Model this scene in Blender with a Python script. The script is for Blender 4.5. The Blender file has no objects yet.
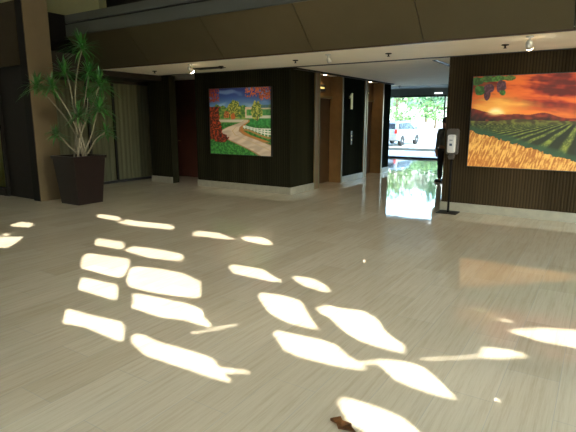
import bpy, bmesh, math, random
from mathutils import Vector, Matrix, noise
R = math.radians
rnd = random.Random(7)
S = bpy.context.scene
C = S.collection

# ------------------------------------------------------------ materials
def new_mat(name):
    m = bpy.data.materials.new(name); m.use_nodes = True
    nt = m.node_tree
    for n in list(nt.nodes): nt.nodes.remove(n)
    out = nt.nodes.new('ShaderNodeOutputMaterial')
    b = nt.nodes.new('ShaderNodeBsdfPrincipled')
    nt.links.new(b.outputs[0], out.inputs[0])
    return m, nt, b
def rgb(c):
    def f(v):
        v /= 255.0
        return v/12.92 if v <= .04045 else ((v+.055)/1.055)**2.4
    return (f(c[0]), f(c[1]), f(c[2]), 1)
def mix_node(nt, a, b, fac=None, mode='MIX', f=.5):
    n = nt.nodes.new('ShaderNodeMix'); n.data_type = 'RGBA'; n.blend_type = mode
    n.inputs[0].default_value = f
    for i, v in ((6, a), (7, b)):
        if isinstance(v, tuple): n.inputs[i].default_value = v
        else: nt.links.new(v, n.inputs[i])
    if fac is not None: nt.links.new(fac, n.inputs[0])
    return n.outputs[2]
def coords(nt, scale=(1, 1, 1), rot=(0, 0, 0)):
    t = nt.nodes.new('ShaderNodeTexCoord'); mp = nt.nodes.new('ShaderNodeMapping')
    mp.inputs['Scale'].default_value = scale; mp.inputs['Rotation'].default_value = rot
    nt.links.new(t.outputs['Object'], mp.inputs[0]); return mp.outputs[0]
def noise_tex(nt, vec, scale, detail=3, rough=.5):
    n = nt.nodes.new('ShaderNodeTexNoise'); n.inputs['Scale'].default_value = scale
    n.inputs['Detail'].default_value = detail; n.inputs['Roughness'].default_value = rough
    nt.links.new(vec, n.inputs['Vector']); return n.outputs['Fac']
def ramp(nt, fac, stops):
    r = nt.nodes.new('ShaderNodeValToRGB'); e = r.color_ramp.elements
    while len(e) > 1: e.remove(e[-1])
    e[0].position = stops[0][0]; e[0].color = stops[0][1]
    for p, c in stops[1:]:
        x = e.new(p); x.color = c
    nt.links.new(fac, r.inputs[0]); return r.outputs[0]
def bump(nt, b, h, strength=.2, dist=.01):
    n = nt.nodes.new('ShaderNodeBump'); n.inputs['Strength'].default_value = strength
    n.inputs['Distance'].default_value = dist
    nt.links.new(h, n.inputs['Height']); nt.links.new(n.outputs[0], b.inputs['Normal'])
def simple(name, col, rough=.5, metal=0, var=.12, vs=6, spec=.5, coat=0):
    m, nt, b = new_mat(name)
    c = rgb(col); d = tuple(v*(1-var) for v in c[:3])+(1,); e = tuple(min(1, v*(1+var)) for v in c[:3])+(1,)
    f = noise_tex(nt, coords(nt), vs, 4)
    nt.links.new(ramp(nt, f, [(.3, d), (.7, e)]), b.inputs['Base Color'])
    b.inputs['Roughness'].default_value = rough; b.inputs['Metallic'].default_value = metal
    b.inputs['Specular IOR Level'].default_value = spec
    b.inputs['Coat Weight'].default_value = coat
    return m
def emit(name, col, strength):
    m, nt, b = new_mat(name)
    b.inputs['Base Color'].default_value = rgb(col)
    b.inputs['Emission Color'].default_value = rgb(col)
    b.inputs['Emission Strength'].default_value = strength
    return m
def wood(name, dark, light, pitch, axis='X', rough=.85, panel=1.2, depth=.006):
    """vertical reeded timber: stripes along one axis, board to board tone changes"""
    m, nt, b = new_mat(name)
    v = coords(nt)
    w = nt.nodes.new('ShaderNodeTexWave'); w.wave_type = 'BANDS'; w.bands_direction = axis
    w.wave_profile = 'SIN'; w.inputs['Scale'].default_value = 1/pitch/20*2*math.pi/ (2*math.pi) * 20/ (20/6.2832) * 1.0
    w.inputs['Distortion'].default_value = 0.0
    nt.links.new(v, w.inputs['Vector'])
    sc = (9, 9, .35)
    n1 = noise_tex(nt, coords(nt, sc), 1.0, 4, .6)
    n2 = noise_tex(nt, coords(nt, (1/panel, 1/panel, .02)), 1.5, 0)
    a = mix_node(nt, rgb(dark), rgb(light), n1)
    st = ramp(nt, w.outputs['Fac'], [(.0, (.35, .35, .35, 1)), (.45, (1, 1, 1, 1))])
    a = mix_node(nt, a, st, mode='MULTIPLY', f=.8)
    tone = ramp(nt, n2, [(.4, (.75, .75, .75, 1)), (.6, (1.25, 1.2, 1.15, 1))])
    a = mix_node(nt, a, tone, mode='MULTIPLY', f=.7)
    nt.links.new(a, b.inputs['Base Color'])
    b.inputs['Roughness'].default_value = rough; b.inputs['Specular IOR Level'].default_value = .0
    bump(nt, b, w.outputs['Fac'], .6, depth)
    return m

def floor_mat():
    m, nt, b = new_mat('travertine')
    v = coords(nt, (1, 1, 1), (0, 0, R(90)))
    br = nt.nodes.new('ShaderNodeTexBrick')
    br.inputs['Scale'].default_value = 1.0
    br.inputs['Brick Width'].default_value = .92; br.inputs['Row Height'].default_value = .305
    br.inputs['Mortar Size'].default_value = .0022; br.inputs['Mortar Smooth'].default_value = .3
    br.inputs['Bias'].default_value = 0
    br.inputs['Color1'].default_value = rgb(FLOOR_A); br.inputs['Color2'].default_value = rgb(FLOOR_B)
    br.inputs['Mortar'].default_value = rgb((188, 180, 162))
    nt.links.new(v, br.inputs['Vector'])
    g1 = noise_tex(nt, coords(nt, (30, 1.3, 1)), 1.0, 6, .72)
    g2 = noise_tex(nt, coords(nt, (90, 4, 1)), 1.0, 3, .6)
    streak = ramp(nt, g1, [(.3, (.80, .75, .68, 1)), (.5, (.97, .96, .94, 1)), (.72, (1.06, 1.06, 1.05, 1))])
    fine = ramp(nt, g2, [(.32, (.88, .86, .83, 1)), (.5, (1, 1, 1, 1))])
    a = mix_node(nt, br.outputs['Color'], streak, mode='MULTIPLY', f=.85)
    a = mix_node(nt, a, fine, mode='MULTIPLY', f=.5)
    nt.links.new(a, b.inputs['Base Color'])
    rr = ramp(nt, g1, [(.3, (.06,)*3+(1,)), (.7, (.02,)*3+(1,))])
    nt.links.new(rr, b.inputs['Roughness'])
    b.inputs['Specular IOR Level'].default_value = .65
    w = noise_tex(nt, coords(nt, (3, 3, 1)), 1.0, 1)
    bump(nt, b, w, .03, .01)
    return m
FLOOR_A = (201, 186, 157); FLOOR_B = (212, 198, 170)

M = {}
M['floor'] = floor_mat()
M['wood_right'] = wood('reeded_walnut', (38, 32, 23), (64, 54, 39), .045)
M['wood_left'] = wood('dark_walnut', (23, 23, 16), (38, 37, 26), .06, panel=.6)
M['wood_left_y'] = wood('dark_walnut_return', (23, 23, 16), (38, 37, 26), .06, axis='Y', panel=.6)
M['slate'] = wood('blue_black_panel', (26, 31, 28), (40, 45, 40), .07, axis='Y')
M['stone'] = simple('baseboard_stone', (124, 120, 106), .35, var=.10, vs=9)
M['ceiling'] = simple('ceiling_plaster', (240, 230, 208), .8, var=.03, vs=2)
M['fascia'] = simple('bronze_fascia', (96, 86, 62), .38, metal=.65, var=.05, vs=2)
M['band'] = simple('grey_fascia_band', (64, 64, 54), .5, var=.05, vs=2)
M['seam'] = simple('shadow_gap', (14, 12, 10), .7)
M['dark'] = simple('dark_bronze', (34, 29, 23), .6, var=.1, spec=.15)
M['dark_trim'] = simple('black_frame', (22, 22, 22), .4, var=.1)
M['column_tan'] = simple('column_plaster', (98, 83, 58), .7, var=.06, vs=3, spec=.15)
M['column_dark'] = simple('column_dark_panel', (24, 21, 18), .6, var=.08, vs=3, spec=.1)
M['brown'] = simple('brown_panel', (54, 44, 28), .6, var=.08, spec=.1)
M['yellowwall'] = simple('upper_yellow_green_wall', (146, 140, 92), .7, var=.06, vs=2)
M['reddoor'] = simple('mahogany_door', (58, 28, 16), .5, var=.2, vs=5)
M['gold'] = simple('bronze_gold_panel', (108, 80, 44), .4, metal=.4, var=.12, vs=5)
M['bronze'] = simple('elevator_bronze_leaf', (70, 50, 28), .35, metal=.5, var=.15, vs=5)
M['brass'] = simple('polished_edge', (104, 92, 56), .3, metal=.5, var=.05)
M['numeral'] = simple('gilt_numeral', (226, 212, 150), .3, metal=.3, var=.05)
M['steel'] = simple('brushed_steel', (60, 60, 56), .35, metal=.8, var=.05)
M['planter'] = simple('glazed_maroon_planter', (24, 12, 9), .35, var=.12, spec=.3, coat=.1)
M['soil'] = simple('potting_soil', (40, 30, 22), .95, var=.4, vs=40)
M['stem'] = simple('pale_cane', (128, 120, 98), .8, var=.25, vs=25)
M['leaf'] = simple('strap_leaf', (50, 108, 40), .4, var=.35, vs=9)
M['track'] = simple('spot_housing', (190, 186, 176), .4, metal=.3)
M['lamp'] = emit('spot_bulb', (255, 232, 190), 9)
M['wallpaint'] = simple('wall_plaster', (226, 224, 216), .7, var=.04, vs=2)
M['white'] = simple('white_plastic', (176, 178, 178), .35, var=.03)
M['greyplastic'] = simple('grey_plastic', (58, 56, 52), .4, var=.05)
M['label_blue'] = simple('printed_mark', (40, 60, 84), .5)
M['asphalt'] = simple('pale_concrete_lot', (196, 194, 186), .9, var=.06, vs=.8)
M['carpaint'] = simple('silver_white_paint', (120, 130, 136), .25, metal=.2, var=.02, coat=.5)
M['carglass'] = simple('tinted_car_glass', (40, 48, 54), .08, var=.1, spec=.8)
M['tyre'] = simple('tyre_rubber', (26, 26, 26), .8)
M['rim'] = simple('alloy_rim', (170, 172, 174), .3, metal=.8)
M['tail'] = simple('red_tail_light', (196, 36, 28), .25)
M['bumper'] = simple('grey_bumper', (110, 112, 112), .5)
M['foliage1'] = simple('bright_tree_leaf', (88, 122, 66), .6, var=.35, vs=1.5)
M['foliage2'] = simple('mid_green_leaf', (66, 104, 68), .6, var=.35, vs=1.5)
M['bark'] = simple('bark', (96, 80, 62), .9, var=.3, vs=8)
M['bldg'] = simple('cream_stucco', (222, 216, 204), .85, var=.04)
M['bldgglass'] = simple('far_window_glass', (96, 120, 110), .15, var=.1)
M['skin'] = simple('skin', (150, 108, 82), .6, var=.05)
M['hair'] = simple('dark_hair', (22, 19, 17), .7, var=.2)
M['jacket'] = simple('grey_jacket_cloth', (84, 86, 78), .85, var=.12, vs=20)
M['trousers'] = simple('black_trouser_cloth', (26, 26, 28), .85, var=.12, vs=20)
M['shoe'] = simple('black_shoe', (20, 18, 18), .4)
M['dry_leaf'] = simple('dry_brown_leaf', (138, 88, 42), .7, var=.4, vs=60)
M['outer'] = simple('outer_wall', (150, 142, 126), .8, var=.04)
M['pole'] = simple('black_powder_coat', (14, 13, 12), .8, spec=.1)
M['headergrey'] = simple('grey_header', (112, 116, 112), .6, var=.03)
M['batten'] = emit('batten_lamp', (235, 245, 250), 1.2)

def glass_mat(name='clear_glass', tint=(.93, .96, .95, 1)):
    m = bpy.data.materials.new(name); m.use_nodes = True
    nt = m.node_tree
    for n in list(nt.nodes): nt.nodes.remove(n)
    out = nt.nodes.new('ShaderNodeOutputMaterial'); mx = nt.nodes.new('ShaderNodeMixShader')
    tr = nt.nodes.new('ShaderNodeBsdfTransparent'); gl = nt.nodes.new('ShaderNodeBsdfGlossy')
    tr.inputs[0].default_value = tint; gl.inputs['Roughness'].default_value = .02
    fr = nt.nodes.new('ShaderNodeFresnel'); fr.inputs[0].default_value = 1.35
    nt.links.new(fr.outputs[0], mx.inputs[0]); nt.links.new(tr.outputs[0], mx.inputs[1])
    nt.links.new(gl.outputs[0], mx.inputs[2]); nt.links.new(mx.outputs[0], out.inputs[0])
    return m
M['glass'] = glass_mat()
M['glass_tinted'] = glass_mat('tinted_glass', (.68, .72, .71, 1))
def curtain_mat():
    m, nt, b = new_mat('sheer_curtain')
    n1 = noise_tex(nt, coords(nt, (14, 14, .05)), 1.0, 2)
    n2 = noise_tex(nt, coords(nt, (1, 1, .45)), 1.2, 1)
    a = ramp(nt, n1, [(.3, rgb((96, 98, 74))), (.7, rgb((124, 122, 92)))])
    nt.links.new(a, b.inputs['Base Color']); b.inputs['Roughness'].default_value = .8
    return m
M['curtain'] = curtain_mat()

# ------------------------------------------------------------ mesh helpers
def box(bm, x0, x1, y0, y1, z0, z1, bev=0):
    vs = [bm.verts.new((x, y, z)) for z in (z0, z1) for y in (y0, y1) for x in (x0, x1)]
    fs = [bm.faces.new([vs[i] for i in q]) for q in ((0, 2, 3, 1), (4, 5, 7, 6), (0, 1, 5, 4), (2, 6, 7, 3), (0, 4, 6, 2), (1, 3, 7, 5))]
    if bev:
        es = list({e for f in fs for e in f.edges})
        bmesh.ops.bevel(bm, geom=es, offset=bev, segments=2, affect='EDGES', profile=.5)
def prism(bm, pts, d0, d1, plane='XZ'):
    """extrude a 2D outline; plane XZ extrudes along y, XY along z, YZ along x"""
    def P(a, b, d): return {'XZ': (a, d, b), 'XY': (a, b, d), 'YZ': (d, a, b)}[plane]
    A = [bm.verts.new(P(a, b, d0)) for a, b in pts]; B = [bm.verts.new(P(a, b, d1)) for a, b in pts]
    n = len(pts)
    bm.faces.new(A); bm.faces.new(B[::-1])
    for i in range(n): bm.faces.new([A[i], B[i], B[(i+1) % n], A[(i+1) % n]])
def ring_loft(bm, rings, cap=True):
    rs = [[bm.verts.new(p) for p in r] for r in rings]
    n = len(rings[0])
    for a, b in zip(rs[:-1], rs[1:]):
        for i in range(n): bm.faces.new([a[i], a[(i+1) % n], b[(i+1) % n], b[i]])
    if cap: bm.faces.new(rs[0][::-1]); bm.faces.new(rs[-1])
def tube(bm, pts, rad, n=8):
    pts = [Vector(p) for p in pts]; rings = []
    for i, p in enumerate(pts):
        d = (pts[min(i+1, len(pts)-1)]-pts[max(i-1, 0)]).normalized()
        a = d.orthogonal().normalized() if i == 0 else (a-d*a.dot(d)).normalized()
        b = d.cross(a); r = rad[i] if isinstance(rad, (list, tuple)) else rad
        rings.append([p+a*(r*math.cos(2*math.pi*k/n))+b*(r*math.sin(2*math.pi*k/n)) for k in range(n)])
    ring_loft(bm, rings)
def lathe(bm, prof, c=(0, 0, 0), n=24, axis='Z'):
    rings = []
    for r, h in prof:
        ring = []
        for k in range(n):
            a = 2*math.pi*k/n; u, v = r*math.cos(a), r*math.sin(a)
            p = {'Z': (u, v, h), 'X': (h, u, v), 'Y': (u, h, v)}[axis]
            ring.append((p[0]+c[0], p[1]+c[1], p[2]+c[2]))
        rings.append(ring)
    ring_loft(bm, rings)
def obj(name, bm, mat, parent=None, smooth=False):
    bmesh.ops.recalc_face_normals(bm, faces=bm.faces)
    me = bpy.data.meshes.new(name); bm.to_mesh(me); bm.free()
    if smooth:
        for p in me.polygons: p.use_smooth = True
    me.materials.append(mat)
    o = bpy.data.objects.new(name, me); C.objects.link(o)
    if parent is not None: o.parent = parent
    return o
def bx(name, dims, mat, parent=None, bev=0):
    bm = bmesh.new(); box(bm, *dims, bev); return obj(name, bm, mat, parent)
def struct(name, bm_or_dims, mat, parent=None, bev=0):
    if isinstance(bm_or_dims, tuple):
        bm = bmesh.new(); box(bm, *bm_or_dims, bev)
    else: bm = bm_or_dims
    o = obj(name, bm, mat, parent)
    if parent is None: o['kind'] = 'structure'
    return o
def empty(name, loc=(0, 0, 0), rz=0, kind=None):
    o = bpy.data.objects.new(name, None); C.objects.link(o); o.location = loc; o.rotation_euler = (0, 0, rz)
    o.empty_display_size = .1
    if kind: o['kind'] = kind
    return o
def tag(o, label, cat, group=None):
    o['label'] = label; o['category'] = cat
    if group: o['group'] = group
    return o
def dup(root, loc, rz=None):
    r = root.copy(); C.objects.link(r); r.location = loc
    if rz is not None: r.rotation_euler[2] = rz
    for ch in list(root.children):
        c = ch.copy(); C.objects.link(c); c.parent = r
        for g in list(ch.children):
            d = g.copy(); C.objects.link(d); d.parent = c
    return r
H = 2.64

# ------------------------------------------------------------ room shell
ATR = 9.0
struct('floor', (-9, 15.2, -11.3, 11.2, -.3, 0), M['floor'])
# left feature wall (faces the lobby at y = 0, returns along the elevator corridor at x = 0)
struct('wall_front_left', (-2.66, -.012, 0, .9, 0, H), M['wood_left'])
struct('wall_corridor_corner', (-.012, 0, 0, .9, 0, H), M['wood_left_y'])
struct('wall_front_right', (3.21, 15.2, 0, 8.5, 0, H), M['wood_right'])
struct('wall_recess_left', (-4.27, -3.52, 0, .22, 0, H), M['wood_left'])
struct('wall_recess_back', (-5.4, -2.66, 1.3, 1.5, 0, H), M['wood_left'])
struct('wall_corridor_near', (-.12, 0, .9, 1.0, 0, H), M['wood_left_y'])
struct('wall_corridor_middle', (-.6, 0, 2.45, 3.72, 0, H), M['slate'])
struct('wall_corridor_far', (-.6, 0, 5.1, 5.65, 0, H), M['slate'])
struct('wall_elevator_core', (-4.8, -.6, 1.5, 5.65, 0, H), M['wood_left'])
struct('wall_corridor_left', (-4.9, -4.8, 1.5, 11.1, 0, 3.0), M['wallpaint'])
# baseboards (pale stone)
def baseboard(name, dims): struct(name, dims, M['stone'], bev=.006)
baseboard('baseboard_front_left', (-2.665, .02, -.02, 0, 0, .155))
baseboard('baseboard_front_right', (3.195, 15.2, -.02, 0, 0, .155))
baseboard('baseboard_recess', (-4.275, -3.515, -.02, 0, 0, .155))
baseboard('baseboard_corridor_near', (0, .02, .0, 1.0, 0, .155))
baseboard('baseboard_corridor_middle', (0, .02, 2.45, 3.72, 0, .155))
baseboard('baseboard_corridor_far', (0, .02, 5.1, 5.65, 0, .155))
# lower ceiling, in front of and behind the painted shadow gap over the wall line
struct('ceiling', (-3.75, 15.2, -1.86, -.09, H, H+.12), M['ceiling'])
struct('ceiling_corridor', (-5.4, 15.2, .06, 6.8, H, H+.12), M['ceiling'])
struct('trim_1', (-3.75, 15.2, -.09, .06, H-.003, H+.1), M['seam'])  # dark strip set flush, its colour stands in for the gap's shade
struct('ceiling_vestibule', (-4.8, 4.0, 6.8, 11.1, 2.80, 2.92), M['headergrey'])
struct('trim_22', (.0, .10, .06, 5.64, H-.03, H-.001), M['dark'])
struct('trim_23', (-3.75, 15.2, -1.90, -1.86, H-.02, H+.02), M['bronze'])
struct('trim_24', (2.82, 2.88, .3, 1.6, H-.012, H-.001), M['dark'])
struct('trim_25', (2.885, 2.91, .3, 1.6, H-.012, H-.001), M['white'])
struct('trim_2', (-4.8, 4.0, 6.78, 6.83, H-.015, 2.92), M['stone'])
# bronze soffit: 45 degree fascia, with seams, then a grey band and the balcony cap above
def fascia_piece(name, x0, x1):
    bm = bmesh.new()
    prism(bm, [(-1.90, H), (-2.50, 3.22), (-2.44, 3.22), (-1.84, H+.0)], x0, x1, 'YZ')
    struct(name, bm, M['fascia'])
seams = [-3.75, -2.02, -.17, 1.61, 3.35, 5.13, 6.9, 8.7, 10.5, 12.3, 15.2]
for i in range(len(seams)-1): fascia_piece('trim_%d' % (3+i), seams[i]+.006, seams[i+1]-.006)
struct('trim_13', (-3.75, 15.2, -2.43, -2.42, 3.23, 3.6), M['seam'])
struct('trim_14', (-3.75, 15.2, -2.50, -2.44, 3.225, 3.44), M['band'])
struct('trim_15', (-3.75, 15.2, -2.46, -2.44, 3.44, 3.47), M['seam'])
struct('trim_16', (-3.75, 15.2, -2.50, -2.40, 3.47, 3.62), M['band'])
bm = bmesh.new(); prism(bm, [(-1.835, H+.01), (-2.43, 3.23), (-2.41, 3.25), (-1.81, H+.03)], -3.75, 15.2, 'YZ'); struct('trim_17', bm, M['seam'])
struct('ceiling_slab', (-9, 15.2, -2.20, 11.2, 3.05, 3.2), M['dark'])
# upper storey: side rooms behind the balcony and the roof
struct('wall_upper_left', (-9, -4.5, -1.1, -.9, 3.2, 6.0), M['yellowwall'])
struct('wall_upper_back', (-9, 15.2, -.6, -.4, 3.2, 6.0), M['dark'])
struct('ceiling_upper', (-9, 15.2, -2.4, 11.1, 6.0, 6.3), M['dark'])
struct('wall_upper_front', (-9, 15.2, -2.5, -2.3, 6.0, 7.6), M['wallpaint'])
struct('wall_upper_front_left', (-9, 1.07, -2.5, -2.3, 7.6, ATR), M['wallpaint'])
cw = empty('fill_window_4', (0, 0, 0), kind='structure')  # unseen clerestory, added to bring sky light down onto the floor
bx('pane', (1.07, 15.2, -2.405, -2.395, 7.6, ATR), M['glass'], cw)
for i in range(5, 13): bx('mullion', (-8.93+i*2.0-.03, -8.93+i*2.0+.03, -2.45, -2.35, 7.6, ATR), M['dark_trim'], cw)
struct('ceiling_atrium', (-9, 15.2, -11.2, -2.3, ATR, ATR+.2), M['wallpaint'])
struct('wall_left', (-9.2, -9, -11.2, 11.2, 0, ATR), M['wallpaint'])
struct('wall_right', (15.2, 15.4, -11.2, 11.2, 3.1, ATR), M['wallpaint'])
struct('wall_right_near', (15.2, 15.4, -11.2, -7.0, 0, 3.1), M['wallpaint'])
struct('wall_right_far', (15.2, 15.4, -.1, 11.2, 0, 3.1), M['wallpaint'])
rw = empty('fill_window_5', (0, 0, 0), kind='structure')  # unseen side glazing, added to light the mid floor and right side
bx('pane', (15.29, 15.30, -7.0, -.1, .1, 3.1), M['glass'], rw)
bx('bottom_rail', (15.25, 15.35, -7.0, -.1, 0, .1), M['dark_trim'], rw)
for i in range(5): bx('mullion', (15.25, 15.35, -7.0+i*1.7, -6.92+i*1.7, .1, 3.1), M['dark_trim'], rw)
# left bay: lintel, dark column pair, curtain strip
struct('trim_18', (-9, -3.9, -3.42, -3.2, 2.60, 3.75), M['brown'])
struct('wall_left_bay', (-4.93, -3.88, -3.34, -3.20, 0, 2.60), M['dark'])
struct('wall_left_bay_frame', (-4.93, -4.86, -3.40, -3.34, 0, 2.60), M['dark'])
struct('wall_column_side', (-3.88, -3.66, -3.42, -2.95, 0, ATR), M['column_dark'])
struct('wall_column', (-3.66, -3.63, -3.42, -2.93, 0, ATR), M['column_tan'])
struct('wall_left_return', (-4.9, -4.78, -3.2, .7, 2.47, 3.85), M['dark'])
struct('wall_left_beam', (-4.8, -3.76, -3.2, .0, 2.52, 2.9), M['dark'])
struct('trim_21', (-9, -4.5, -1.0, -.8, 3.0, 4.05), M['brown'])

# curtained glazing on the left (plane x = -4.85), three bays
def curtain_bay(name, y0, y1, label):
    bm = bmesh.new(); n = int((y1-y0)/.02)
    A = []; B = []
    for i in range(n+1):
        y = y0+(y1-y0)*i/n
        x = -4.86+.009*math.sin(i*1.05)+.012*math.sin(i*.37+1)
        A.append(bm.verts.new((x, y, .06))); B.append(bm.verts.new((x, y, 2.46)))
    for i in range(n): bm.faces.new([A[i], A[i+1], B[i+1], B[i]])
    bmesh.ops.solidify(bm, geom=bm.faces[:], thickness=.004)
    o = obj(name, bm, M['curtain'], smooth=True); return tag(o, label, 'curtain', 'curtains along the left glass wall')
curtain_bay('curtain', -.62, .62, 'grey-green full-height curtain nearest the dark wall with pale plinth')
curtain_bay('curtain', -1.35, -.66, 'olive full-height curtain just right of the tall planter')
curtain_bay('curtain', -3.15, -1.39, 'olive full-height curtain mostly hidden behind the potted plant')
w = empty('window_1', (0, 0, 0), kind='structure')
for y in (-3.2, -1.37, -.64, .64): bx('mullion', (-4.83, -4.79, y-.015, y+.015, .05, 2.47), M['dark_trim'], w)
bx('sill', (-4.92, -4.78, -3.2, .7, 0, .06), M['dark_trim'], w)
struct('wall_behind_curtain', (-5.0, -4.93, -3.2, 1.3, 0, 3.0), M['dark'])
# far left narrow curtain
bm = bmesh.new(); A = []; B = []
for i in range(40):
    x = -5.95+1.01*i/39; y = -3.30+.012*math.sin(i*1.3)
    A.append(bm.verts.new((x, y, .16))); B.append(bm.verts.new((x, y, 2.56)))
for i in range(39): bm.faces.new([A[i], A[i+1], B[i+1], B[i]])
bmesh.ops.solidify(bm, geom=bm.faces[:], thickness=.004)
M['curtain2'] = simple('yellow_green_curtain', (150, 156, 80), .8, var=.15, vs=12)
tag(obj('curtain', bm, M['curtain2'], smooth=True), 'yellow-green curtain strip at the far left edge, left of the tan column', 'curtain')
struct('wall_left_plinth', (-9, -4.93, -3.42, -3.24, 0, .15), M['dark'])
struct('wall_left_backing', (-9, -4.9, -3.2, -3.1, 0, 3.8), M['dark'])

# doors -------------------------------------------------
d1 = empty('door_1', (0, 0, 0), kind='structure')
bx('door_leaf', (-4.55, -3.62, 1.24, 1.29, .01, 2.62), M['reddoor'], d1, .004)
bx('door_frame', (-4.62, -4.55, 1.20, 1.30, 0, 2.62), M['dark'], d1)
bm = bmesh.new(); tube(bm, [(-4.48, 1.24, 1.0), (-4.48, 1.19, 1.0), (-4.38, 1.19, 1.0)], .011); obj('door_handle', bm, M['brass'], d1, True)

def elevator(name, ya, yb, near_w):
    """elevator opening in the wall x = 0 between ya and yb"""
    e = empty(name, (0, 0, 0), kind='structure')
    bx('near_jamb', (-.34, .012, ya-near_w, ya, 0, H-.003), M['gold'], e, .004)
    bx('near_jamb_edge', (.012, .02, ya-near_w, ya-near_w+.05, 0, H-.003), M['brass'], e)
    bx('near_jamb_edge', (.012, .02, ya-.05, ya, 0, H-.003), M['brass'], e)
    bx('far_jamb', (-.34, .0, yb, yb+.06, 0, H-.003), M['gold'], e)
    bx('far_jamb_edge', (.0, .014, yb-.01, yb+.06, 0, H-.003), M['brass'], e)
    ym = (ya+yb)/2
    for a, b in ((ya+.004, ym-.003), (ym+.003, yb-.004)):
        lf = bx('door_leaf', (-.40, -.345, a, b, .012, 2.12), M['bronze'], e, .004)
        bx('leaf_border', (-.345, -.341, a+.03, a+.045, .05, 2.08), M['brass'], lf)
    bx('transom', (-.36, -.32, ya+.001, yb-.001, 2.14, H-.004), M['gold'], e)
    bx('door_header', (-.345, -.28, ya+.001, yb-.001, 2.10, 2.16), M['brass'], e)
    ind = bx('floor_indicator', (-.32, -.30, ym-.26, ym+.26, 2.26, 2.42), M['dark_trim'], e, .005)
    bx('indicator_lamp', (-.30, -.294, ym-.20, ym+.20, 2.32, 2.36), M['numeral'], ind)
    bx('shaft_wall', (-.60, -.41, ya-near_w, yb+.06, 0, H-.003), M['dark'], e)
    return e
elevator('door_2', 1.24, 2.39, .23)
elevator('door_3', 3.93, 5.04, .20)

# glazed end of the corridor ------------------------------------------
g = empty('window_2', (0, 0, 0), kind='structure')
bx('bottom_rail', (-4.8, 4.0, 11.02, 11.10, 0, .07), M['dark_trim'], g)
bx('top_rail', (-4.8, 4.0, 11.02, 11.10, 2.47, 2.53), M['steel'], g)
bx('header_panel', (-4.8, 4.0, 11.02, 11.12, 2.53, 2.80), M['headergrey'], g)
for x in (-4.5, -2.35, .16, 2.4): bx('mullion', (x-.03, x+.03, 11.02, 11.10, .07, 2.47), M['dark_trim'], g)
bx('pane', (-4.8, 4.0, 11.055, 11.063, .07, 2.47), M['glass_tinted'], g)
bx('transom_bar', (.19, 2.37, 11.02, 11.10, 2.0, 2.05), M['dark_trim'], g)
struct('wall_corridor_right', (3.21, 4.0, 8.5, 11.1, 0, 3.0), M['wallpaint'])
hl = bx('header_light', (-.25, .05, 10.98, 11.02, 2.59, 2.625), M['batten'])
hl.name = 'batten_light'; tag(hl, 'small bright batten light on the grey header above the glass doors', 'light')

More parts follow.
